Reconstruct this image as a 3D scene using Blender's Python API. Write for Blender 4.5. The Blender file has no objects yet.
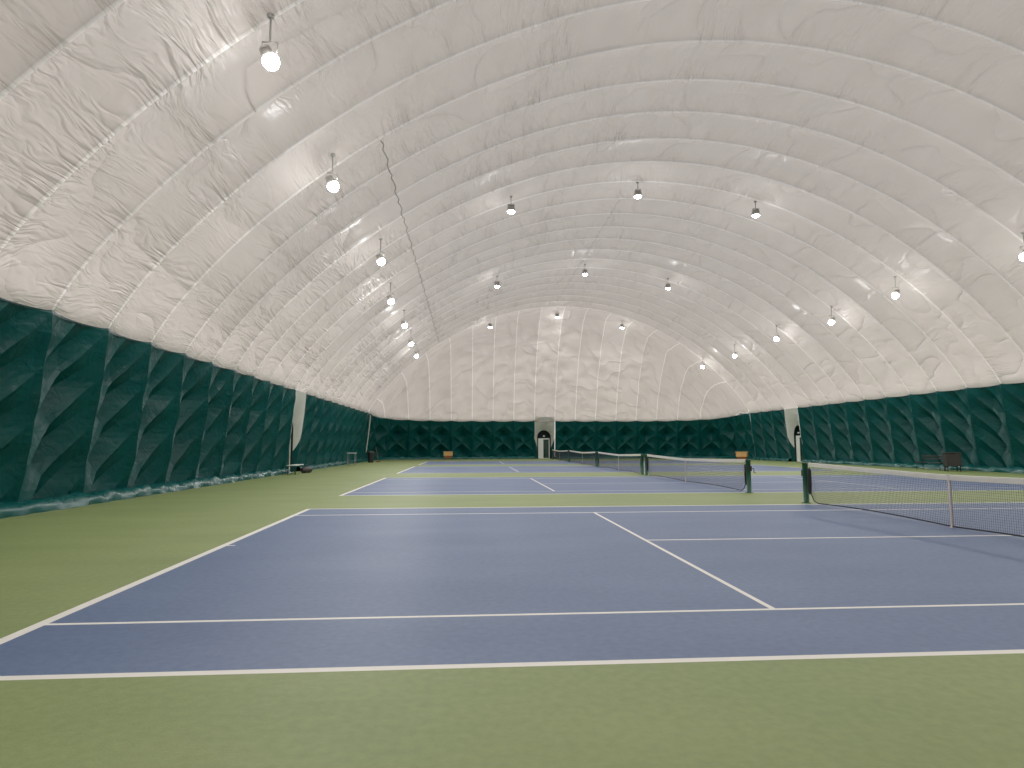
import bpy, math, random
from mathutils import Vector, Matrix, noise

random.seed(7)
SC = bpy.context.scene
COL = SC.collection
PI = math.pi

# ------------------------------------------------------------------ materials
def new_mat(name):
    m = bpy.data.materials.new(name); m.use_nodes = True
    nt = m.node_tree; b = nt.nodes['Principled BSDF']
    return m, nt, b

def simple(name, col, rough=0.5, metal=0.0, var=0.06, scale=6.0, bump=0.0, bscale=40.0, spec=0.5):
    m, nt, b = new_mat(name)
    b.inputs['Roughness'].default_value = rough
    b.inputs['Metallic'].default_value = metal
    b.inputs['Specular IOR Level'].default_value = spec
    tc = nt.nodes.new('ShaderNodeTexCoord')
    n = nt.nodes.new('ShaderNodeTexNoise'); n.inputs['Scale'].default_value = scale
    n.inputs['Detail'].default_value = 4
    nt.links.new(tc.outputs['Object'], n.inputs['Vector'])
    mx = nt.nodes.new('ShaderNodeMix'); mx.data_type = 'RGBA'
    mx.inputs[6].default_value = tuple(c * (1 - var) for c in col) + (1,)
    mx.inputs[7].default_value = tuple(min(1, c * (1 + var)) for c in col) + (1,)
    nt.links.new(n.outputs['Fac'], mx.inputs[0])
    nt.links.new(mx.outputs[2], b.inputs['Base Color'])
    if bump:
        n2 = nt.nodes.new('ShaderNodeTexNoise'); n2.inputs['Scale'].default_value = bscale
        nt.links.new(tc.outputs['Object'], n2.inputs['Vector'])
        bp = nt.nodes.new('ShaderNodeBump'); bp.inputs['Strength'].default_value = bump
        bp.inputs['Distance'].default_value = 0.02
        nt.links.new(n2.outputs['Fac'], bp.inputs['Height'])
        nt.links.new(bp.outputs['Normal'], b.inputs['Normal'])
    return m

def math_node(nt, op, a, b=None, clamp=False):
    n = nt.nodes.new('ShaderNodeMath'); n.operation = op; n.use_clamp = clamp
    for i, v in enumerate((a, b)):
        if v is None: continue
        if isinstance(v, (int, float)): n.inputs[i].default_value = v
        else: nt.links.new(v, n.inputs[i])
    return n.outputs[0]

def membrane_mat():
    m, nt, b = new_mat('white_membrane')
    b.inputs['Roughness'].default_value = 0.29
    b.inputs['Specular IOR Level'].default_value = 0.5
    uv = nt.nodes.new('ShaderNodeUVMap'); uv.uv_map = 'UVMap'
    sep = nt.nodes.new('ShaderNodeSeparateXYZ'); nt.links.new(uv.outputs[0], sep.inputs[0])
    U, S = sep.outputs[0], sep.outputs[1]          # U: bays along the hall, S: metres round the arch
    # distance from nearest rib seam, 0 at seam, 1 mid bay
    fr = math_node(nt, 'FRACT', U)
    rib = math_node(nt, 'MULTIPLY', math_node(nt, 'MINIMUM', fr, math_node(nt, 'SUBTRACT', 1.0, fr)), 2.0)
    # warp
    w1 = nt.nodes.new('ShaderNodeTexNoise'); w1.inputs['Scale'].default_value = 0.55; w1.inputs['Detail'].default_value = 3
    nt.links.new(uv.outputs[0], w1.inputs['Vector'])
    warp = math_node(nt, 'MULTIPLY', math_node(nt, 'SUBTRACT', w1.outputs['Fac'], 0.5), 2.0)
    def wrinkle(su, ss, detail, dist):
        cx = nt.nodes.new('ShaderNodeCombineXYZ')
        nt.links.new(math_node(nt, 'MULTIPLY', U, su), cx.inputs[0])
        nt.links.new(math_node(nt, 'MULTIPLY', math_node(nt, 'ADD', S, warp), ss), cx.inputs[1])
        n = nt.nodes.new('ShaderNodeTexNoise'); n.inputs['Scale'].default_value = 1.0
        n.inputs['Detail'].default_value = detail; n.inputs['Distortion'].default_value = dist
        nt.links.new(cx.outputs[0], n.inputs['Vector'])
        r = math_node(nt, 'ABSOLUTE', math_node(nt, 'SUBTRACT', n.outputs['Fac'], 0.5))
        return math_node(nt, 'SUBTRACT', 1.0, math_node(nt, 'MULTIPLY', r, 4.0), True)
    wa = wrinkle(1.9, 3.0, 2.0, 0.25)
    wb = wrinkle(3.2, 6.5, 1.0, 0.3)
    wc = math_node(nt, 'POWER', wrinkle(0.75, 0.42, 1.0, 0.3), 6.0)
    mk = nt.nodes.new('ShaderNodeTexNoise'); mk.inputs['Scale'].default_value = 0.35; mk.inputs['Detail'].default_value = 2
    nt.links.new(uv.outputs[0], mk.inputs['Vector'])
    mask = math_node(nt, 'MULTIPLY', math_node(nt, 'SUBTRACT', mk.outputs['Fac'], 0.34), 3.4, True)
    edge = math_node(nt, 'ADD', 0.35, math_node(nt, 'MULTIPLY', math_node(nt, 'SUBTRACT', 1.0, rib), 0.65))
    lft = math_node(nt, 'SUBTRACT', 1.15, math_node(nt, 'MULTIPLY', S, 0.028), True)
    lft = math_node(nt, 'MAXIMUM', lft, 0.30)
    wr = math_node(nt, 'MULTIPLY', math_node(nt, 'MULTIPLY', math_node(nt, 'MULTIPLY', math_node(nt, 'ADD', wa, math_node(nt, 'MULTIPLY', wb, 0.5)), mask), edge), lft)
    wr_old = math_node(nt, 'MULTIPLY', math_node(nt, 'MULTIPLY', math_node(nt, 'ADD', wa, math_node(nt, 'MULTIPLY', wb, 0.5)), mask), edge)
    # raised welded seam on the rib
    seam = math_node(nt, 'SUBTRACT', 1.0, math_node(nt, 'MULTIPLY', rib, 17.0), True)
    h = math_node(nt, 'ADD', math_node(nt, 'ADD', math_node(nt, 'MULTIPLY', wr, 0.8), math_node(nt, 'MULTIPLY', wc, 0.45)), math_node(nt, 'MULTIPLY', seam, 0.0))
    bp = nt.nodes.new('ShaderNodeBump'); bp.inputs['Strength'].default_value = 0.9
    bp.inputs['Distance'].default_value = 0.20
    nt.links.new(h, bp.inputs['Height']); nt.links.new(bp.outputs['Normal'], b.inputs['Normal'])
    # colour: warm off-white, a little blotchy, pale seam with the rib highlight painted in
    n3 = nt.nodes.new('ShaderNodeTexNoise'); n3.inputs['Scale'].default_value = 0.8; n3.inputs['Detail'].default_value = 5
    nt.links.new(uv.outputs[0], n3.inputs['Vector'])
    mx = nt.nodes.new('ShaderNodeMix'); mx.data_type = 'RGBA'
    mx.inputs[6].default_value = (0.615, 0.568, 0.532, 1); mx.inputs[7].default_value = (0.715, 0.670, 0.635, 1)
    nt.links.new(n3.outputs['Fac'], mx.inputs[0])
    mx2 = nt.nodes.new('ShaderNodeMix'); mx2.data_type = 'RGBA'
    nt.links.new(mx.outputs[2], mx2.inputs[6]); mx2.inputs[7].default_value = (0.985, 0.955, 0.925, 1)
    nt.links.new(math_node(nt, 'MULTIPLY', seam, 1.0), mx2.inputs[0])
    # fine dark stitching line beside the seam
    off = math_node(nt, 'ABSOLUTE', math_node(nt, 'SUBTRACT', rib, 0.05))
    st = math_node(nt, 'SUBTRACT', 1.0, math_node(nt, 'MULTIPLY', off, 70.0), True)
    mx3 = nt.nodes.new('ShaderNodeMix'); mx3.data_type = 'RGBA'
    nt.links.new(mx2.outputs[2], mx3.inputs[6]); mx3.inputs[7].default_value = (0.33, 0.30, 0.27, 1)
    nt.links.new(math_node(nt, 'MULTIPLY', st, 0.22), mx3.inputs[0])
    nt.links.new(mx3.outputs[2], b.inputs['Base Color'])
    # thin coated fabric: translucency added so world light gives soft fill
    tr = nt.nodes.new('ShaderNodeBsdfTranslucent')
    nt.links.new(mx3.outputs[2], tr.inputs['Color']); nt.links.new(bp.outputs['Normal'], tr.inputs['Normal'])
    ms = nt.nodes.new('ShaderNodeMixShader'); ms.inputs[0].default_value = 0.30
    nt.links.new(b.outputs[0], ms.inputs[1]); nt.links.new(tr.outputs[0], ms.inputs[2])
    nt.links.new(ms.outputs[0], nt.nodes['Material Output'].inputs['Surface'])
    return m

def liner_mat():
    m, nt, b = new_mat('green_liner')
    b.inputs['Roughness'].default_value = 0.36
    b.inputs['Specular IOR Level'].default_value = 0.16
    tc = nt.nodes.new('ShaderNodeTexCoord')
    n = nt.nodes.new('ShaderNodeTexNoise'); n.inputs['Scale'].default_value = 0.9; n.inputs['Detail'].default_value = 4
    nt.links.new(tc.outputs['Object'], n.inputs['Vector'])
    mx = nt.nodes.new('ShaderNodeMix'); mx.data_type = 'RGBA'
    mx.inputs[6].default_value = (0.0004, 0.042, 0.042, 1); mx.inputs[7].default_value = (0.0008, 0.078, 0.074, 1)
    nt.links.new(n.outputs['Fac'], mx.inputs[0]); nt.links.new(mx.outputs[2], b.inputs['Base Color'])
    n2 = nt.nodes.new('ShaderNodeTexNoise'); n2.inputs['Scale'].default_value = 2.2; n2.inputs['Detail'].default_value = 3
    n2.inputs['Distortion'].default_value = 1.2
    nt.links.new(tc.outputs['Object'], n2.inputs['Vector'])
    bp = nt.nodes.new('ShaderNodeBump'); bp.inputs['Strength'].default_value = 0.35; bp.inputs['Distance'].default_value = 0.12
    nt.links.new(n2.outputs['Fac'], bp.inputs['Height']); nt.links.new(bp.outputs['Normal'], b.inputs['Normal'])
    return m

def court_mat(name, ca, cb, rough, streak):
    m, nt, b = new_mat(name)
    b.inputs['Roughness'].default_value = rough
    b.inputs['Specular IOR Level'].default_value = 0.65
    tc = nt.nodes.new('ShaderNodeTexCoord')
    mp = nt.nodes.new('ShaderNodeMapping'); mp.inputs['Scale'].default_value = (0.35, 0.8, 1)
    nt.links.new(tc.outputs['Object'], mp.inputs[0])
    n = nt.nodes.new('ShaderNodeTexNoise'); n.inputs['Scale'].default_value = 1.0; n.inputs['Detail'].default_value = 6
    nt.links.new(mp.outputs[0], n.inputs['Vector'])
    n2 = nt.nodes.new('ShaderNodeTexNoise'); n2.inputs['Scale'].default_value = 14.0; n2.inputs['Detail'].default_value = 3
    nt.links.new(tc.outputs['Object'], n2.inputs['Vector'])
    f = math_node(nt, 'ADD', math_node(nt, 'MULTIPLY', n.outputs['Fac'], 1 - streak), math_node(nt, 'MULTIPLY', n2.outputs['Fac'], streak))
    cr = nt.nodes.new('ShaderNodeMapRange'); cr.inputs[1].default_value = 0.38; cr.inputs[2].default_value = 0.62
    nt.links.new(f, cr.inputs[0])
    mx = nt.nodes.new('ShaderNodeMix'); mx.data_type = 'RGBA'
    mx.inputs[6].default_value = ca + (1,); mx.inputs[7].default_value = cb + (1,)
    nt.links.new(cr.outputs[0], mx.inputs[0]); nt.links.new(mx.outputs[2], b.inputs['Base Color'])
    n3 = nt.nodes.new('ShaderNodeTexNoise'); n3.inputs['Scale'].default_value = 60.0
    nt.links.new(tc.outputs['Object'], n3.inputs['Vector'])
    bp = nt.nodes.new('ShaderNodeBump'); bp.inputs['Strength'].default_value = 0.25; bp.inputs['Distance'].default_value = 0.006
    nt.links.new(n3.outputs['Fac'], bp.inputs['Height']); nt.links.new(bp.outputs['Normal'], b.inputs['Normal'])
    return m

def glow_mat(name, col, strength):
    m, nt, b = new_mat(name)
    b.inputs['Base Color'].default_value = col + (1,)
    b.inputs['Emission Color'].default_value = col + (1,)
    b.inputs['Emission Strength'].default_value = strength
    return m

M = dict(
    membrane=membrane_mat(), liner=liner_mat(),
    green=court_mat('green_court', (0.195, 0.258, 0.092), (0.245, 0.310, 0.120), 0.55, 0.45),
    blue=court_mat('blue_court', (0.086, 0.140, 0.275), (0.120, 0.180, 0.322), 0.50, 0.5),
    line=simple('white_line_paint', (0.80, 0.79, 0.76), 0.5, var=0.04),
    skirt=simple('glossy_green_skirt', (0.004, 0.085, 0.082), 0.26, bump=1.0, bscale=5.0, spec=0.4),
    post=simple('green_post_paint', (0.006, 0.085, 0.045), 0.35),
    cord=simple('black_net_cord', (0.035, 0.04, 0.055), 0.7),
    band=simple('white_net_band', (0.78, 0.76, 0.70), 0.7, bump=0.3),
    strap=simple('pale_strap', (0.74, 0.68, 0.66), 0.7),
    black=simple('black_rubber', (0.018, 0.02, 0.022), 0.6),
    steel=simple('grey_steel', (0.36, 0.36, 0.34), 0.45, metal=0.5),
    pale_steel=simple('pale_steel', (0.50, 0.49, 0.47), 0.5, metal=0.2),
    cable=simple('grey_cable', (0.42, 0.40, 0.36), 0.6),
    lens=glow_mat('lamp_lens', (1.0, 0.985, 0.95), 30.0),
    fabric=simple('pale_grey_fabric', (0.50, 0.52, 0.49), 0.5, bump=0.8, bscale=3.0),
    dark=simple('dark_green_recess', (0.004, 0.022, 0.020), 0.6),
    leaf=simple('white_door_paint', (0.66, 0.70, 0.68), 0.45),
    gap_dark=simple('dark_door_gap', (0.012, 0.04, 0.032), 0.15),
    tan=simple('tan_plastic', (0.62, 0.38, 0.16), 0.5),
    orange=simple('burnt_orange_plastic', (0.24, 0.075, 0.015), 0.5),
    boxgrey=simple('brown_grey_plastic', (0.035, 0.031, 0.030), 0.5),
    top=simple('white_laminate', (0.66, 0.70, 0.68), 0.4),
    wood=simple('brown_wood', (0.20, 0.12, 0.06), 0.6),
)

# ------------------------------------------------------------------ helpers
class MB:
    def __init__(s): s.v = []; s.f = []; s.mi = []; s.uv = []
    def quad_grid(s, rows, uvs=None, mi=0):
        o = len(s.v); n = len(rows[0])
        for r in rows: s.v += [tuple(p) for p in r]
        if uvs:
            for r in uvs: s.uv += [tuple(p) for p in r]
        for i in range(len(rows) - 1):
            for j in range(n - 1):
                a = o + i * n + j
                s.f.append((a, a + 1, a + n + 1, a + n)); s.mi.append(mi)
    def box(s, lo, hi, mi=0):
        o = len(s.v)
        for z in (lo[2], hi[2]):
            s.v += [(lo[0], lo[1], z), (hi[0], lo[1], z), (hi[0], hi[1], z), (lo[0], hi[1], z)]
        for q in ((3, 2, 1, 0), (4, 5, 6, 7), (0, 1, 5, 4), (1, 2, 6, 5), (2, 3, 7, 6), (3, 0, 4, 7)):
            s.f.append(tuple(o + k for k in q)); s.mi.append(mi)
    def tube(s, pts, r, n=8, caps=True, mi=0):
        pts = [Vector(p) for p in pts]; o = len(s.v); k = len(pts)
        for i, p in enumerate(pts):
            t = (pts[min(i + 1, k - 1)] - pts[max(i - 1, 0)]).normalized()
            up = Vector((0, 0, 1)) if abs(t.z) < 0.9 else Vector((1, 0, 0))
            a = t.cross(up).normalized(); b = a.cross(t)
            rr = r[i] if isinstance(r, (list, tuple)) else r
            for j in range(n):
                th = 2 * PI * (j + 0.5) / n
                s.v.append(tuple(p + a * (rr * math.cos(th)) + b * (rr * math.sin(th))))
        for i in range(k - 1):
            for j in range(n):
                s.f.append((o + i * n + j, o + i * n + (j + 1) % n, o + (i + 1) * n + (j + 1) % n, o + (i + 1) * n + j)); s.mi.append(mi)
        if caps:
            s.f.append(tuple(o + j for j in range(n))[::-1]); s.mi.append(mi)
            s.f.append(tuple(o + (k - 1) * n + j for j in range(n))); s.mi.append(mi)
    def lathe(s, prof, n=24, c=(0, 0, 0), mi=0):
        o = len(s.v); k = len(prof)
        for r, z in prof:
            for j in range(n):
                th = 2 * PI * j / n
                s.v.append((c[0] + r * math.cos(th), c[1] + r * math.sin(th), c[2] + z))
        for i in range(k - 1):
            for j in range(n):
                s.f.append((o + i * n + j, o + i * n + (j + 1) % n, o + (i + 1) * n + (j + 1) % n, o + (i + 1) * n + j)); s.mi.append(mi)
        s.f.append(tuple(o + j for j in range(n))[::-1]); s.mi.append(mi)
        s.f.append(tuple(o + (k - 1) * n + j for j in range(n))); s.mi.append(mi)
    def build(s, name, mats, parent=None, smooth=False, bevel=0.0):
        me = bpy.data.meshes.new(name)
        me.from_pydata(s.v, [], s.f)
        if not isinstance(mats, (list, tuple)): mats = [mats]
        for m in mats: me.materials.append(m)
        me.polygons.foreach_set('material_index', s.mi)
        if s.uv:
            ul = me.uv_layers.new(name='UVMap')
            for l in me.loops: ul.data[l.index].uv = s.uv[l.vertex_index]
        if smooth: me.polygons.foreach_set('use_smooth', [True] * len(me.polygons))
        me.update()
        o = bpy.data.objects.new(name, me); COL.objects.link(o)
        if parent: o.parent = parent
        if bevel:
            bm = o.modifiers.new('bevel', 'BEVEL'); bm.width = bevel; bm.segments = 2; bm.limit_method = 'ANGLE'
        return o

def thing(name, label, cat, loc=(0, 0, 0), rz=0, group=None):
    o = bpy.data.objects.new(name, None); COL.objects.link(o)
    o.location = loc; o.rotation_euler = (0, 0, rz); o.empty_display_size = 0.3
    o['label'] = label; o['category'] = cat
    if group: o['group'] = group
    return o

def struct(o): o['kind'] = 'structure'; return o

# ------------------------------------------------------------------ camera
CZ = 1.55
yaw, pitch, roll = 0.068126, 0.096798, -0.002635
fw = Vector((math.sin(yaw) * math.cos(pitch), math.cos(yaw) * math.cos(pitch), math.sin(pitch)))
r0 = Vector((math.cos(yaw), -math.sin(yaw), 0)); u0 = r0.cross(fw)
rr = r0 * math.cos(roll) + u0 * math.sin(roll); uu = -r0 * math.sin(roll) + u0 * math.cos(roll)
cam = bpy.data.objects.new('camera', bpy.data.cameras.new('camera')); COL.objects.link(cam)
mw = Matrix((( rr.x, uu.x, -fw.x, 0), (rr.y, uu.y, -fw.y, 0), (rr.z, uu.z, -fw.z, CZ), (0, 0, 0, 1)))
cam.matrix_world = mw
cam.data.sensor_width = 36; cam.data.lens = 629 / 1024 * 36
cam.data.clip_start = 0.05; cam.data.clip_end = 300
SC.camera = cam

# ------------------------------------------------------------------ dome geometry
CX, HA, HB, HT = 9.35, 19.25, 4.7, 10.85      # centre line, half width, wall height, rise above wall
BAY, Y18 = 2.35, 17.8
YB = Y18 - 12 * BAY                            # back of the hall
Y0 = Y18 + 19 * BAY                            # where the rounded far end begins
LE = 8.85                                      # length of the rounded end
NE = 5.0
OUT = 0.5                                      # wall foot stands further out than its top

def zprof(rho, side=0.0):
    rho = min(max(rho, 0), 1)
    return HB + (HT + 0.18 * side * math.sin(PI * rho)) * (1 - rho * rho) ** 0.833
def tri(a):
    f = a - math.floor(a)
    return abs(f - 0.5) * 2                    # 1 on integers, 0 half way

def ceiling():
    mb = MB()
    # main vault
    NS = 200; NU = 14
    ths = []
    # sample the arch evenly by arc length
    fine = []
    for i in range(2001):
        q = -PI / 2 + PI * i / 2000
        t = math.sin(q); fine.append((CX + HA * t, zprof(abs(t), t)))
    L = [0]
    for a, b in zip(fine, fine[1:]): L.append(L[-1] + math.hypot(b[0] - a[0], b[1] - a[1]))
    arc = []; k = 0
    for i in range(NS + 1):
        s = L[-1] * i / NS
        while k < 1999 and L[k + 1] < s: k += 1
        f = (s - L[k]) / max(1e-9, L[k + 1] - L[k])
        x = fine[k][0] + f * (fine[k + 1][0] - fine[k][0]); z = fine[k][1] + f * (fine[k + 1][1] - fine[k][1])
        dx = fine[k + 1][0] - fine[k][0]; dz = fine[k + 1][1] - fine[k][1]; l = math.hypot(dx, dz) or 1
        arc.append((x, z, -dz / l, dx / l, s))   # outward normal
    nb = 31
    rows = []; uvs = []
    for iu in range(nb * NU + 1):
        u = iu / NU; y = YB + u * BAY
        f = u - math.floor(u)
        bul = 0.40 * math.sin(PI * f) ** 0.6 if 0 < f < 1 else 0.0
        row = []; ur = []
        for (x, z, nx, nz, s) in arc:
            e = min(1, min(s, L[-1] - s) / 1.5)
            fold = noise.noise(Vector((u * 1.9, s * 0.55, 3.1))) * 0.055 + noise.noise(Vector((u * 3.2, s * 1.7, 9.0))) * 0.03
            d = bul * (0.25 + 0.75 * e) + fold * e * min(1, 4 * min(f, 1 - f) + 0.15)
            cusp = 0.08 * (1 - abs(math.sin(PI * f)) ** 0.5) * max(0, 1 - min(s, L[-1] - s) / 0.5)
            row.append((x + nx * d, y, z + nz * d + cusp)); ur.append((u, s))
        rows.append(row); uvs.append(ur)
    mb.quad_grid(rows, uvs)
    # rounded far end, ribs running down it
    NX = 33 * 10; NV = 60
    rows = []; uvs = []
    xs = []
    lo = -HA * 0.9995; hi = HA * 0.9995
    for i in range(NX + 1):
        q = i / NX; q = 0.5 - 0.5 * math.cos(PI * (0.5 * q + 0.5 * (0.5 - 0.5 * math.cos(PI * q)))) if False else q
        xs.append(lo + (hi - lo) * q)
    for x in xs:
        tx = abs(x / HA); tm = (1 - tx ** NE) ** (1 / NE)
        u = (x + CX - 7.4) / BAY; f = u - math.floor(u)
        row = []; ur = []
        s = 0; pv = None
        for j in range(NV + 1):
            kq = j / NV; ty = tm * math.sin(PI / 2 * kq)
            rho = (tx ** NE + ty ** NE) ** (1 / NE) if kq < 1 else 1.0
            # near the ridge use a rounder blend so the end leans over gently
            rho2 = math.sqrt(min(1, tx * tx + ty * ty)); w = max(tx, ty) ** 4
            rho = rho * w + min(rho, 1) * (1 - w) if tx > 0 else ty
            z = zprof(rho, x / HA) - 0.5 * ty * ty
            p = Vector((CX + x, Y0 + LE * ty, z))
            if pv is not None: s += (p - pv).length
            pv = p
            env = min(1, kq * 2.5) * (0.45 + 0.55 * min(1, (1 - kq) * 5)) * min(1, (1 - tx) * 6)
            d = (0.30 * math.sin(PI * f) ** 0.8 if 0 < f < 1 else 0) * env
            d += (noise.noise(Vector((x * 0.7, s * 1.1, 1.7))) * 0.26 + noise.noise(Vector((x * 1.3, s * 2.2, 5.7))) * 0.13) * min(1, kq * 3) * min(1, (1 - kq) * 8)
            nrm = Vector((0, 0.75, 0.66 * min(1, (1 - kq) * 3)))
            p = p + Vector((0, 0, 0.12 * (1 - abs(math.sin(PI * f)) ** 0.5) * max(0, (kq - 0.94) / 0.06)))
            row.append(tuple(p + nrm * d)); ur.append((u, 60 + s))
        rows.append(row); uvs.append(ur)
    mb.quad_grid(rows, uvs)
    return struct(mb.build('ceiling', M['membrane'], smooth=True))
ceiling()

def quilt(u, z, amp=1.0):
    w = (z - 0.8625) / 2.3
    a, b = u + w, u - w
    d = (1 - tri(u)) ** 0.7 * (0.40 + 0.62 * ((1 - tri(a)) * (1 - tri(b))) ** 0.62)
    top = 0.28 + 0.72 * min(1.0, max(0, (HB - z) / 1.7)); bot = 0.55 + 0.45 * min(1, z / 1.3)
    return d * amp * top * bot

def pleat(u, z, amp=1.0):
    # side walls: upright ridges at the ribs, slanting folds rising from rib to rib
    b = 2 * u - (z - 0.8125) / 1.3
    d = (1 - tri(u)) ** 0.75 * (0.42 + 0.42 * (1 - tri(b)) ** 0.8)
    top = 0.35 + 0.65 * min(1.0, max(0, (HB - z) / 1.5)); bot = 0.6 + 0.4 * min(1, z / 1.2)
    return d * amp * top * bot

def wall(name, path, u0, skip=None, NU=16, quilt=quilt, dz=2.3 / 16):
    NZ = int(HB / dz + 0.999) + 1
    """path(s)->(x,y,nx,ny) at wall top, s in bays; quilted pillows pushed outwards"""
    s0, s1 = path['range']
    n = int(round((s1 - s0) * NU))
    mb = MB(); o = []
    for i in range(n + 1):
        s = s0 + (s1 - s0) * i / n
        x, y, nx, ny = path['fn'](s)
        env = min(1, (s - s0) / 0.3, (s1 - s) / 0.3); env = max(0, env)
        row = []
        for j in range(NZ + 1):
            z = min(HB, dz * j) if j < NZ else HB + 0.25
            d = quilt(s + u0, z, env) + noise.noise(Vector((s * 2.1 + 7, z * 1.3, len(name)))) * 0.07 * env * min(1, (HB - z) * 2)
            d += OUT * max(0, 1 - z / HB) ** 1.3
            if j == NZ: d += 0.10
            ty = max(0, (y - Y0) / LE)
            row.append((x + nx * d, y + ny * d, z * (1 - 0.106 * ty * ty)))
        o.append(row)
    if skip is None:
        parts = [o]
    else:
        ia = int(round((skip[0] - s0) * NU)); ib = int(round((skip[1] - s0) * NU))
        parts = [o[:ia + 1], o[ib:]]
    for pi, rows in enumerate(parts):
        i0 = 0 if pi == 0 else ib
        base = len(mb.v); m = NZ + 1
        for r in rows: mb.v += [tuple(p) for p in r]
        for i in range(len(rows) - 1):
            for j in range(NZ):
                # split every cell along the crease that crosses it
                sa = s0 + (s1 - s0) * (i0 + i) / n + u0; sb = s0 + (s1 - s0) * (i0 + i + 1) / n + u0
                za, zb = dz * j, dz * (j + 1)
                A = base + i * m + j; B = A + 1; Cc = A + m + 1; D = A + m
                if quilt is pleat or quilt(sa, za) + quilt(sb, zb) <= quilt(sa, zb) + quilt(sb, za):
                    mb.f += [(A, B, Cc), (A, Cc, D)]
                else:
                    mb.f += [(A, B, D), (B, Cc, D)]
                mb.mi += [0, 0]
    ob = mb.build(name, M['liner'])
    m = ob.modifiers.new('edges', 'WEIGHTED_NORMAL') if False else None
    return struct(ob)

def straight(side):
    x = CX + side * HA
    return dict(range=(0, 31), fn=lambda s: (x, YB + s * BAY, side, 0))
# left entrance fills bay 20 (y 36.6..38.95), right entrance bay 27 (y 53.05..55.4)
LB, RB = 20, 27
wall('wall_left', straight(-1), 0, (LB, LB + 1), quilt=pleat, dz=2.6 / 16)
wall('wall_right', straight(1), 0, (RB, RB + 1), quilt=pleat, dz=2.6 / 16)

# far wall follows the rounded plan of the end
cont = []
for i in range(4001):
    q = -PI / 2 + PI * i / 4000
    sx = math.sin(q); cy = math.cos(q)
    tx = math.copysign(abs(sx) ** (2 / NE), sx); ty = abs(cy) ** (2 / NE)
    cont.append(Vector((CX + HA * tx, Y0 + LE * ty)))
cl = [0]
for a, b in zip(cont, cont[1:]): cl.append(cl[-1] + (b - a).length)
mid = min(range(4001), key=lambda i: abs(cont[i].x - 7.4) + (0 if cont[i].y > Y0 + LE * 0.9 else 99))
SREF = cl[mid]
def cap_fn(s):
    t = SREF + s * BAY
    import bisect
    k = min(max(bisect.bisect(cl, t) - 1, 0), 3999)
    f = (t - cl[k]) / max(1e-9, cl[k + 1] - cl[k]); f = min(max(f, 0), 1)
    p = cont[k].lerp(cont[k + 1], f)
    a = cont[max(0, k - 12)]; b = cont[min(4000, k + 13)]
    d = (b - a).normalized()
    return p.x, p.y, -d.y, d.x
capr = (-SREF / BAY, (cl[-1] - SREF) / BAY)
NUc = 16
capr = (math.ceil(capr[0] * NUc) / NUc, math.floor(capr[1] * NUc) / NUc)
wall('wall_far', dict(range=capr, fn=cap_fn), 0, (0, 1), NU=NUc)

# near end wall, behind the viewpoint
mb = MB()
rows = []
for i in range(61):
    t = -1 + 2 * i / 60
    z = zprof(abs(t), t)
    rows.append([(CX + HA * t * (1.0), YB, z * j / 10) for j in range(11)])
mb.quad_grid(rows)
struct(mb.build('wall_back', M['membrane']))

# ground skirt lying along the foot of the walls
def skirt(name, path, skip):
    s0, s1 = path['range']; n = int((s1 - s0) * 14)
    mb = MB()
    def seg(a, b):
        rows = []
        m = max(2, int((b - a) * 14))
        for i in range(m + 1):
            s = a + (b - a) * i / m
            x, y, nx, ny = path['fn'](s)
            row = []
            for k in range(9):
                th = PI * k / 8
                r = 0.23 + 0.09 * noise.noise(Vector((s * 5, k * 0.7, 2))) + 0.03 * noise.noise(Vector((s * 13, k * 1.3, 5)))
                off = OUT - 0.06 - r * 1.35 * math.cos(th) * (-1)
                zz = max(0.0, r * 1.25 * math.sin(th) + 0.004)
                row.append((x + nx * (off + 0.0), y + ny * (off + 0.0), zz))
            rows.append(row)
        mb.quad_grid(rows)
    seg(s0, skip[0]); seg(skip[1], s1)
    struct(mb.build(name, M['skirt'], smooth=True))
skirt('baseboard_left', straight(-1), (LB, LB + 1))
skirt('baseboard_right', straight(1), (RB, RB + 1))
skirt('baseboard_far', dict(range=capr, fn=cap_fn), (0, 1))

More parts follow.
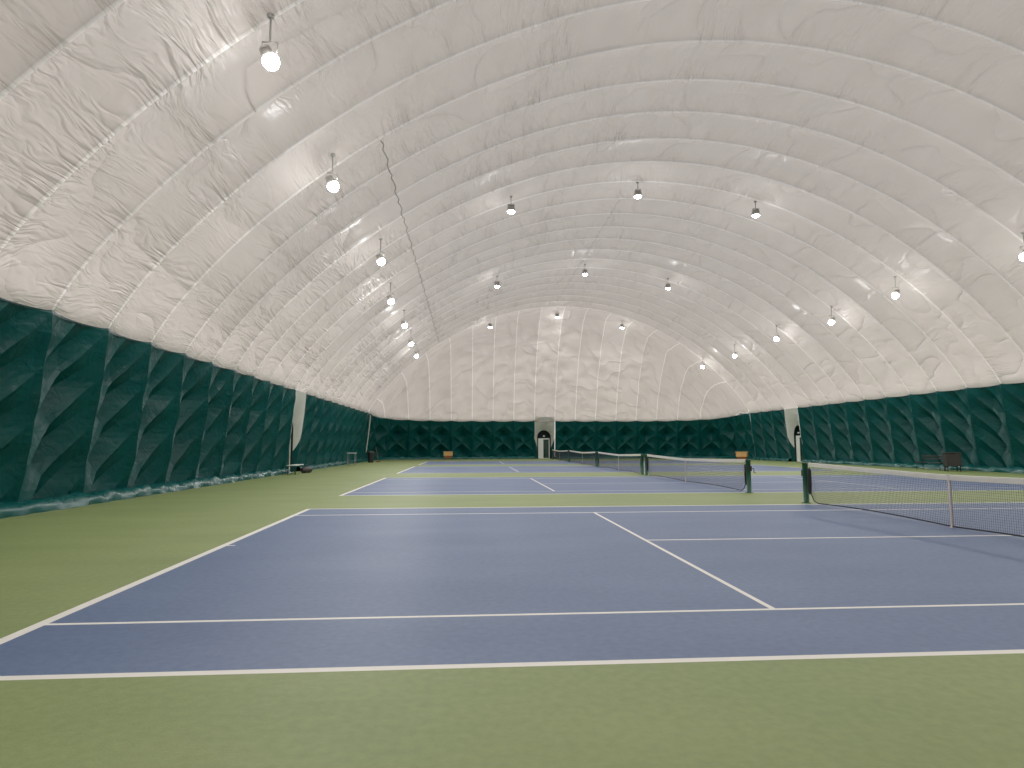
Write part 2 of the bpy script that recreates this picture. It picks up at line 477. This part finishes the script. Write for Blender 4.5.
# ------------------------------------------------------------------ floor with its painted courts
def floor():
    lw = 0.06
    courts = [(4.62, 15.97), (20.1, 30.85), (35.6, 47.1), (50.9, 61.4)]
    XB, XS, XN, XS2, XB2 = -3.85, 2.88, 9.0, 15.1, 21.8
    yb = {-14.0, 78.0}; 
    regs = []     # (x0,x1,y0,y1,mat)
    for a, b in courts:
        W = b - a; k = 1.372 / 10.97 * W; c = (a + b) / 2 + (0.0)
        regs.append((XB, XB2, a, b, 1))
        s0, s1 = a + k * 0.93, b - k
        for y0, y1, x0, x1 in ((a - .042, a + .042, XB - .05, XB2 + .05), (b - .05, b + .05, XB - .05, XB2 + .05),
                               (s0 - .028, s0 + .028, XB, XB2), (s1 - .04, s1 + .04, XB, XB2),
                               (c - .035, c + .035, XS, XS2)):
            regs.append((x0, x1, y0, y1, 2))
        for x in (XB, XB2): regs.append((x - .055, x + .055, a - .05, b + .05, 2))
        for x in (XS, XS2): regs.append((x - .030, x + .030, s0, s1, 2))
        regs.append((XB, XB + .18, c - .03, c + .03, 2)); regs.append((XB2 - .18, XB2, c - .03, c + .03, 2))
    X = sorted({-13.0, 32.0} | {r[0] for r in regs} | {r[1] for r in regs} | set(range(-12, 32, 2)))
    Y = sorted(yb | {r[2] for r in regs} | {r[3] for r in regs} | set(range(-12, 78, 2)))
    def warp(x, y):
        t = min(1, max(0, (y - 4.6) / 11.2))
        yy = y - 0.0
        if abs(x - XB) < 0.3: x += 0.14 - 0.21 * min(1.0, max(0, (y - 4.6) / 11.2)) - 0.06 * min(1, max(0, (y - 15.8) / 4))
        return (x, yy, 0.0)
    mb = MB(); nx = len(X)
    mb.v = [warp(x, y) for y in Y for x in X]
    for j in range(len(Y) - 1):
        cy = (Y[j] + Y[j + 1]) / 2
        rl = [r for r in regs if r[2] < cy < r[3]]
        for i in range(nx - 1):
            cx = (X[i] + X[i + 1]) / 2; m = 0
            for r in rl:
                if r[0] < cx < r[1]: m = max(m, r[4])
            a = j * nx + i
            mb.f.append((a, a + 1, a + nx + 1, a + nx)); mb.mi.append(m)
    return struct(mb.build('floor', [M['green'], M['blue'], M['line']]))
floor()

# ------------------------------------------------------------------ entrances
def entrance(name, loc, rz, w, recess):
    """local +y points outwards through the wall, opening centred on x=0"""
    root = MB()
    h = w / 2; ah = 0.78; sp = 2.45; dr = recess      # arch half width, spring height, depth
    # flared fabric surround from the bay outline back to the arch
    n = 24
    outer = []; inner = []
    for i in range(n + 1):
        q = i / n
        th = PI * (1 - q)
        inner.append(Vector((ah * math.cos(th), dr, sp + ah * math.sin(th))))
        tx = -h + w * q
        outer.append(Vector((tx, 0.0, HB + 0.03)))
    # sides of the bay
    ns = 8
    left_o = [Vector((-h, OUT * (1 - z / HB) ** 1.3 if z < HB else 0, z)) for z in [HB * j / ns for j in range(ns)]]
    left_i = [Vector((-ah, dr, sp * j / ns)) for j in range(ns)]
    right_o = [Vector((-p.x, p.y, p.z)) for p in left_o][::-1]
    right_i = [Vector((-p.x, p.y, p.z)) for p in left_i][::-1]
    O = left_o + outer + right_o; I = left_i + inner + right_i
    rows = []
    for k in range(7):
        f = k / 6; row = []
        for a, b in zip(O, I):
            p = a.lerp(b, f); p.y += -0.18 * math.sin(PI * f) * 0.6
            row.append(tuple(p))
        rows.append(row)
    mats = [M['fabric'], M['liner']]
    root.quad_grid(rows)
    nn = len(O)
    for fi in range(len(root.f)):
        j = fi % (nn - 1)
        root.mi[fi] = 0 if min(O[j].z, O[j + 1].z) > 2.2 else 1
    ob = root.build(name, mats, smooth=True)
    ob.location = loc; ob.rotation_euler = (0, 0, rz); struct(ob)
    # dark tunnel lining behind the arch
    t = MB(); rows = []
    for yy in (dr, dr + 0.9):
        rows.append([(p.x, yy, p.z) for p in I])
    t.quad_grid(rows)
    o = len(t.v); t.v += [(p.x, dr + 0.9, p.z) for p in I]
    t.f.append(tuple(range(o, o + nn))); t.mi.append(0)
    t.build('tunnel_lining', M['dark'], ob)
    fr = MB(); y0, y1 = dr + 0.10, dr + 0.20
    fr.box((-0.66, y0, 0), (-0.56, y1, 2.28)); fr.box((0.56, y0, 0), (0.66, y1, 2.28)); fr.box((-0.66, y0, 2.18), (0.66, y1, 2.32))
    fr.box((-0.66, y0, 0), (0.66, y1, 0.06))
    fr.build('door_frame', M['leaf'], ob, bevel=0.01)
    lf = MB(); lf.box((-0.56, y0 + .02, 0.06), (-0.06, y1 - .02, 2.18)); lf.box((-0.10, y0 + .005, 0.95), (-0.075, y0 + .02, 1.2))
    lf.build('door_leaf', M['leaf'], ob, bevel=0.01)
    gl = MB(); gl.box((-0.06, y0 + .03, 0.06), (0.56, y1 - .03, 2.18))  # dark panel painted for the shade in the open half of the doorway
    gl.build('door_gap', M['gap_dark'], ob)
    lp = MB(); lp.box((-0.09, dr - 0.02, 2.50), (0.09, dr + 0.08, 2.64))
    lp.build('door_lamp', M['leaf'], ob)
    return ob
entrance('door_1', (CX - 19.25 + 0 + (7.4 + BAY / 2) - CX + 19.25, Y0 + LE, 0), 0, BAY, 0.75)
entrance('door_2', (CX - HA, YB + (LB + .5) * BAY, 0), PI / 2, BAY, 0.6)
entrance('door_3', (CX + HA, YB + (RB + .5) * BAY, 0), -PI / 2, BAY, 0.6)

# pale flap seam in the far left corner
def pale_seam():
    mb = MB(); rows = []
    for i in range(13):
        z = 0.9 + 3.6 * i / 12
        x, y = CX - HA + 0.10, Y0 + 0.6
        f = i / 12
        w = 0.04 + 0.11 * f
        xx = x - OUT * (1 - z / HB) ** 1.3
        rows.append([(xx + 0.05, y - w, z), (xx + 0.12, y, z), (xx + 0.05, y + w * 0.5, z)])
    mb.quad_grid(rows)
    return struct(mb.build('trim_1', M['fabric'], smooth=True))
pale_seam()

# ------------------------------------------------------------------ tennis nets
def make_net(ya, yb, ys, x, label, cell, r, fine):
    t = thing('tennis_net', label, 'tennis net', (x, ys, 0), 0, 'tennis nets down the middle of the hall')
    g = 0.20                                   # gap between post and mesh
    A, B = ya + g - ys, yb - g - ys
    def ztop(y):
        e = A if y < 0 else B
        f = y / e if e else 0
        return 0.955 + (1.05 - 0.955) * (0.75 * abs(f) + 0.25 * f * f)
    def zbot(y):
        e = A if y < 0 else B
        f = abs(y / e)
        return 0.025 + 0.06 * math.sin(PI * min(1, f)) * 0.8 + (0.30 * max(0, (f - 0.955) / 0.045))
    m = MB()
    n = int((B - A) / cell)
    def bar(p, q, r):
        p = Vector(p); q = Vector(q)
        m.tube([p, q], r, 4, False)
    for i in range(n + 1):
        y = A + (B - A) * i / n
        bar((0, y, zbot(y)), (0, y, ztop(y)), r)
    nh = int(0.95 / cell)
    ny = 40 if fine else 20
    for j in range(1, nh):
        f = j / nh
        m.tube([(0, A + (B - A) * i / ny, zbot(A + (B - A) * i / ny) * (1 - f) + ztop(A + (B - A) * i / ny) * f) for i in range(ny + 1)], r, 4, False)
    m.build('net_mesh', M['cord'], t)
    b = MB()
    pts = [A + (B - A) * i / 60 for i in range(61)]
    for sx in (-0.014, 0.014):
        b.quad_grid([[(sx * 0.7, y, ztop(y) + 0.012) for y in pts], [(sx, y, ztop(y) - 0.035) for y in pts], [(sx, y, ztop(y) - 0.085) for y in pts]])
    b.quad_grid([[(-0.0098, y, ztop(y) + 0.012) for y in pts], [(0, y, ztop(y) + 0.020) for y in pts], [(0.0098, y, ztop(y) + 0.012) for y in pts]])
    b.build('top_band', M['band'], t, smooth=True)
    c = MB(); c.tube([(0, y, zbot(y)) for y in pts], 0.014, 6)
    c.build('bottom_cord', M['cord'], t)
    s = MB(); s.box((-0.018, -0.02, 0.0), (-0.014, 0.02, ztop(0))); s.box((0.014, -0.02, 0.0), (0.018, 0.02, ztop(0)))
    s.box((-0.02, -0.025, ztop(0) + .014), (0.02, 0.025, ztop(0) + 0.024)); s.box((-0.03, -0.03, 0), (0.03, 0.03, 0.02))
    s.build('center_strap', M['strap'], t)
    k = MB(); k.tube([(0, ya - ys, 1.045), (0, A, ztop(A) - 0.005)], 0.006, 6); k.build('headline_cable', M['steel'], t)
    k = MB(); k.tube([(0, B, ztop(B) - .005), (0, yb - ys, 1.045)], 0.006, 6); k.build('headline_cable', M['steel'], t)
    for y, sgn, yc in ((ya - ys, 1, A), (yb - ys, -1, B)):
        d = MB(); d.tube([(0, yc, 0.24), (0, yc, 0.30), (0, yc, 0.55), (0, yc, 0.86), (0, yc, 0.92)], [0.02, 0.045, 0.055, 0.05, 0.03], 10)
        d.build('rolled_net_edge', M['black'], t, smooth=True)
        p = MB(); p.lathe([(0.13, 0), (0.13, 0.012), (0.072, 0.02), (0.072, 1.03), (0.082, 1.035), (0.082, 1.06), (0.065, 1.075), (0.02, 1.08)], 20, (0, y, 0))
        po = p.build('post', M['post'], t)
        for pl in po.data.polygons: pl.use_smooth = abs(pl.normal.z) < 0.5
        w = MB(); w.box((-0.05, y - sgn * 0.085 - 0.05, 0.70), (0.05, y - sgn * 0.085 + 0.03, 0.86)); 
        w.tube([(0.04, y - sgn * 0.11, 0.78), (0.13, y - sgn * 0.11, 0.78), (0.13, y - sgn * 0.11, 0.64), (0.19, y - sgn * 0.11, 0.64)], 0.012, 8)
        w.build('winch', M['black'], po)
    return t
make_net(5.1, 16.38, 11.3, 8.96, 'nearest tennis net, cut off by the right edge, on the foreground court', 0.045, 0.0021, True)
make_net(19.95, 31.75, 25.9, 9.02, 'tennis net on the second court back, between the nearest net and the paired posts', 0.06, 0.003, False)
make_net(32.55, 44.0, 37.8, 9.03, 'tennis net on the third court, starting at the far one of the paired green posts', 0.075, 0.004, False)
make_net(44.6, 56.7, 50.1, 9.05, 'small distant tennis net, fourth from the front', 0.09, 0.005, False)
make_net(57.4, 68.6, 63.2, 9.08, 'farthest tennis net, right beside the doorway in the end wall', 0.10, 0.006, False)

# ------------------------------------------------------------------ ceiling lamps
def lamp_parts(t, tilt, ht, k=1.0):
    s = MB(); s.tube([(0, 0, 0.36), (0, 0, ht)], 0.022, 8); s.lathe([(0.07, ht - .08), (0.08, ht - .02), (0.03, ht)], 14)
    s.tube([(-0.16, 0, 0.14), (-0.16, 0, 0.36), (0.16, 0, 0.36), (0.16, 0, 0.14)], 0.014, 6)
    s.build('hanger', M['pale_steel'], t, smooth=True)
    h = MB()
    h.lathe([(0.10, 0.30), (0.16, 0.27), (0.17, 0.20), (0.235, 0.17), (0.25, 0.02), (0.25, -0.02), (0.24, -0.02)], 24)
    for q in range(12):
        a = 2 * PI * q / 12
        c, sn = math.cos(a), math.sin(a)
        h.tube([(0.15 * c, 0.15 * sn, 0.19), (0.21 * c, 0.21 * sn, 0.19), (0.21 * c, 0.21 * sn, 0.30), (0.11 * c, 0.11 * sn, 0.33)], 0.012, 4)
    hd = h.build('housing', M['pale_steel'] if k < 0.8 else M['steel'], t)
    l = MB(); l.lathe([(0.238, -0.021), (0.245, -0.07), (0.22, -0.15), (0.13, -0.22), (0.02, -0.24)], 24)
    ln = l.build('lens', M['lens'], t, smooth=True)
    hd.scale = (k * 0.72, k * 0.72, 0.8) if k < 0.8 else (k, k, 1); ln.scale = (k * 0.95, k * 0.95, 1.1 if k < 0.8 else 0.55)
    for o in (hd, ln): o.rotation_euler = tilt
def make_lamp(x, y, z, label, group, tilt=(0, 0, 0), ht=0.8, k=1.0):
    t = thing('ceiling_lamp', label, 'lamp', (x, y, z), 0, group)
    lamp_parts(t, tilt, ht, k)
    return t
def bulb(x, y, z, e, glow=0, r=0.22):
    if glow:
        gd = bpy.data.lights.new('lamp_glow', 'POINT'); gd.energy = glow; gd.shadow_soft_size = 0.18
        g = bpy.data.objects.new('lamp_glow', gd); COL.objects.link(g); g.location = (x, y, z)
    ld = bpy.data.lights.new('lamp_light', 'SPOT'); ld.energy = e; ld.shadow_soft_size = r
    ld.spot_size = math.radians(168); ld.spot_blend = 0.7
    ld.color = (1.0, 0.97, 0.92)
    o = bpy.data.objects.new('lamp_light', ld); COL.objects.link(o); o.location = (x, y, z)
    return o
ordn = ['nearest', 'second', 'third', 'fourth', 'fifth', 'sixth', 'farthest']
PS, PC, PG = 430, 540, 48
Lrow = [(-4.28, 12.99, 9.77), (-4.33, 19.42, 9.74), (-4.05, 28.22, 9.94), (-4.43, 35.03, 9.66), (-4.41, 42.26, 9.68), (-4.59, 49.22, 9.54), (-4.69, 55.31, 9.46)]
for i, (x, y, z) in enumerate(Lrow):
    make_lamp(x, y, z, '%s glaring white lamp in the left row along the curved roof' % ordn[i], 'lamps in the left row', (0, -0.45, 0), 1.0, 0.78)
    bulb(x + .10, y, z - .35, PS, PG)
ordr = ['nearest of the right row, cut by the picture edge:', 'second', 'third', 'fourth', 'fifth', 'farthest']
Rrow = [(23.47, 24.46, 9.51), (23.22, 32.2, 9.7), (23.47, 38.73, 9.51), (23.35, 45.82, 9.61), (23.53, 53.87, 9.46), (23.54, 61.6, 9.45)]
for i, (x, y, z) in enumerate(Rrow):
    lb = 'bright lamp cut by the right picture edge, under the curved roof' if i == 0 else '%s bright lamp in the right row along the curved roof' % ordr[i]
    make_lamp(x, y, z, lb, 'lamps in the right row', (0, 0.45, 0), 1.0, 0.78)
    bulb(x - .10, y, z - .35, PS, PG)
rown = ['front', 'middle', 'rear']; coln = ['left', 'centre', 'right']
Cpos = [[(2.1, 31.12, 13.48), (8.99, 32.07, 14.83), (15.49, 32.13, 13.95)], [(2.05, 46.33, 13.46), (8.98, 47.54, 14.83), (15.67, 47.88, 13.9)], [(2.07, 62.9, 13.47), (9.1, 64.13, 14.83), (15.97, 64.19, 13.8)]]
for i in range(3):
    for j in range(3):
        x, y, z = Cpos[i][j]
        make_lamp(x, y, z, '%s lamp in the %s cross row of three hanging under the roof crown' % (coln[j], rown[i]), 'lamps under the roof crown', k=0.82)
        bulb(x, y, z - .4, PC, PG * 0.6)
# lamps of the same rows over and behind the viewpoint (out of view)
for y in (-1.2, 6.1): bulb(-4.3, y, 9.4, PS * 0.6)
for y in (-1.2, 6.1, 13.3, 20.3): bulb(23.2, y, 9.4, PS * 0.7)
for y in (3.2, 17.8):
    for x, z in ((2.2, 13.1), (8.75, 13.9), (15.1, 13.1)): bulb(x, y, z, PC * (0.5 if y < 10 else 0.9))

# cables clipped to the ribs
def cable(x, ya, yb, sag, label, r):
    mb = MB(); pts = []
    n = int((yb - ya) / BAY)
    for i in range(n * 6 + 1):
        y = ya + (yb - ya) * i / (n * 6); f = (i % 6) / 6
        t = (x - CX) / HA; z = zprof(abs(t), t)
        dz = 0.10 * math.sin(PI * f) - 0.08 + sag * math.sin(i * 1.7) * 0.02
        pts.append((x + 0.05 * math.sin(i * 2.1), y, z + dz))
    mb.tube(pts, r, 6)
    o = mb.build('power_cable', M['cable'], smooth=True)
    o['label'] = label; o['category'] = 'cable'; o['group'] = 'cables along the roof'
cable(-2.95, Y18 + BAY, Y18 + 18 * BAY, 1, 'grey cable clipped along the roof between the left lamps and the crown lamps', 0.022)
cable(8.55, Y18 + 7 * BAY, Y18 + 18 * BAY, 1, 'thin cable running along the roof crown past the centre lamps', 0.010)

# ------------------------------------------------------------------ things along the walls
def ball_cart(loc, rz, label):
    t = thing('ball_cart', label, 'cart', loc, rz, 'carts by the end wall')
    b = MB(); b.box((-.48, -.30, .42), (.48, .30, .46)); b.box((-.48, -.30, .46), (-.44, .30, .86)); b.box((.44, -.30, .46), (.48, .30, .86))
    b.box((-.44, -.30, .46), (.44, -.26, .86)); b.box((-.44, .26, .46), (.44, .30, .86)); b.box((-.52, -.34, .82), (.52, -.28, .88)); b.box((-.52, .28, .82), (.52, .34, .88))
    b.build('basket', M['tan'], t, bevel=.015)
    s = MB(); s.box((-.42, -.26, .16), (.42, .26, .42)); s.build('lower_bin', M['orange'], t, bevel=.02)
    for x in (-.36, .36):
        for y in (-.22, .22):
            w = MB(); w.tube([(x - .025, y, .08), (x + .025, y, .08)], .08, 14); w.build('wheel', M['black'], t)
    h = MB(); h.tube([(.50, -.2, .80), (.66, -.2, .92), (.66, .2, .92), (.50, .2, .80)], .016, 6); h.build('handle', M['black'], t)
ball_cart((-2.25, 68.6, 0), 0.05, 'tan ball cart with burnt orange bin at the end wall, left of the doorway')
ball_cart((25.2, 57.0, 0), -0.6, 'tan ball cart by the right wall, seen just over the second net post')

def bench(loc, rz, label, w, hgt, dep, group):
    t = thing('bench', label, 'bench', loc, rz)
    s = MB()
    for k in range(3): s.box((-w / 2, -dep / 2 + k * dep / 3, hgt - .045), (w / 2, -dep / 2 + (k + .88) * dep / 3, hgt))
    s.build('seat', M['top'], t, bevel=.01)
    for x in (-w / 2 + .15, w / 2 - .15):
        l = MB(); l.tube([(x, -dep / 2 + .05, 0), (x, -dep / 2 + .05, hgt - .06), (x, dep / 2 - .05, hgt - .06), (x, dep / 2 - .05, 0)], .022, 8)
        l.build('leg_frame', M['black'], t)
    return t
bench((-9.45, 35.3, 0), PI / 2, 'white slatted bench with dark legs along the left wall', 1.7, 0.52, .5, None)
def bag(loc, rz, label):
    t = thing('sports_bag', label, 'bag', loc, rz)
    b = MB(); rows = []
    for i in range(11):
        f = i / 10; x = -.4 + .8 * f; r = .17 * (1 - abs(2 * f - 1) ** 6) ** .3 if 0 < f < 1 else .06
        rows.append([(x, 1.15 * r * math.cos(a), max(.0, .17 + r * math.sin(a))) for a in [2 * PI * k / 14 for k in range(15)]])
    b.quad_grid(rows); b.build('body', M['boxgrey'], t, smooth=True)
    h = MB(); h.tube([(-.18, 0, .32), (-.12, 0, .46), (.12, 0, .46), (.18, 0, .32)], .014, 6); h.build('handle', M['black'], t, smooth=True)
bag((-9.25, 36.9, 0), 1.2, 'dark grey sports bag on the floor beyond the white bench')

t = thing('side_table', 'small table with a pale top near the far end of the left wall', 'table', (-9.1, 50.0, 0))
s = MB(); s.box((-.33, -.30, .94), (.33, .30, .99)); s.build('tabletop', M['top'], t, bevel=.01)
for x in (-.27, .27):
    for y in (-.24, .24):
        l = MB(); l.tube([(x, y, 0), (x, y, .94)], .022, 8); l.build('leg', M['steel'], t)
l = MB(); l.box((-.29, -.26, .30), (.29, .26, .33)); l.build('shelf', M['black'], t)

t = thing('waste_bin', 'black bin standing in the far left corner', 'bin', (-8.95, 58.6, 0))
s = MB(); s.lathe([(.24, 0), (.30, .80), (.33, .82), (.33, .88)], 20); s.build('body', M['black'], t)
s = MB(); s.lathe([(.335, .88), (.335, .92), (.20, 1.02), (.05, 1.05)], 20); s.build('lid', M['boxgrey'], t)
t = thing('broom', 'brown broom leaning by the black bin in the far corner', 'broom', (-8.45, 60.0, 0))
s = MB(); s.tube([(0, 0, .12), (-.30, .1, 1.45)], .02, 8); s.build('handle', M['wood'], t)
s = MB(); s.box((-.2, -.05, .0), (.2, .05, .13)); s.build('brush_head', M['wood'], t, bevel=.02)

# bench frame and scoreboard-like box by the right wall
t = thing('bench', 'dark low bench of thin bars by the right wall behind the nearest net', 'bench', (27.7, 36.3, 0), PI / 2)
s = MB()
for k in range(3): s.box((-1.1, -.22 + k * .16, .42), (1.1, -.10 + k * .16, .455))
s.build('seat', M['boxgrey'], t, bevel=.008)
s = MB()
for k in range(2): s.box((-1.1, -.30, .62 + k * .16), (1.1, -.27, .70 + k * .16))
s.build('backrest', M['boxgrey'], t, bevel=.008)
for x in (-.95, .95):
    l = MB(); l.tube([(x, .2, 0), (x, .2, .40), (x, -.24, .40), (x, -.285, .86)], .022, 8); l.tube([(x, -.2, 0), (x, -.2, .42)], .022, 8)
    l.build('leg_frame', M['black'], t)
t = thing('storage_box', 'brown grey box standing open by the dark bench at the right wall', 'box', (27.45, 34.3, 0), 1.1)
s = MB()
s.box((-.42, -.36, .30), (.42, .36, .34)); s.box((-.42, -.36, .34), (-.38, .36, 1.02)); s.box((.38, -.36, .34), (.42, .36, 1.02)); s.box((-.38, .32, .34), (.38, .36, 1.02)); s.box((-.38, -.36, .34), (.38, -.32, 1.02))
s.build('body', M['boxgrey'], t, bevel=.015)
s = MB(); s.box((-.46, -.40, 1.02), (.46, .40, 1.06)); s.build('lid', M['boxgrey'], t, bevel=.012)
for x in (-.36, .36):
    for y in (-.3, .3):
        l = MB(); l.tube([(x, y, 0), (x, y, .30)], .03, 8); l.build('leg', M['black'], t)

# ------------------------------------------------------------------ render look
w = bpy.data.worlds.new('world'); SC.world = w; w.use_nodes = True
w.node_tree.nodes['Background'].inputs[0].default_value = (1.0, 0.95, 0.945, 1)
w.node_tree.nodes['Background'].inputs[1].default_value = 1.5
SC.view_settings.view_transform = 'Standard'
SC.view_settings.look = 'None'
SC.view_settings.exposure = 0.14
SC.cycles.use_denoising = True
SC.cycles.max_bounces = 12; SC.cycles.diffuse_bounces = 8; SC.cycles.glossy_bounces = 4
SC.cycles.sample_clamp_indirect = 6.0
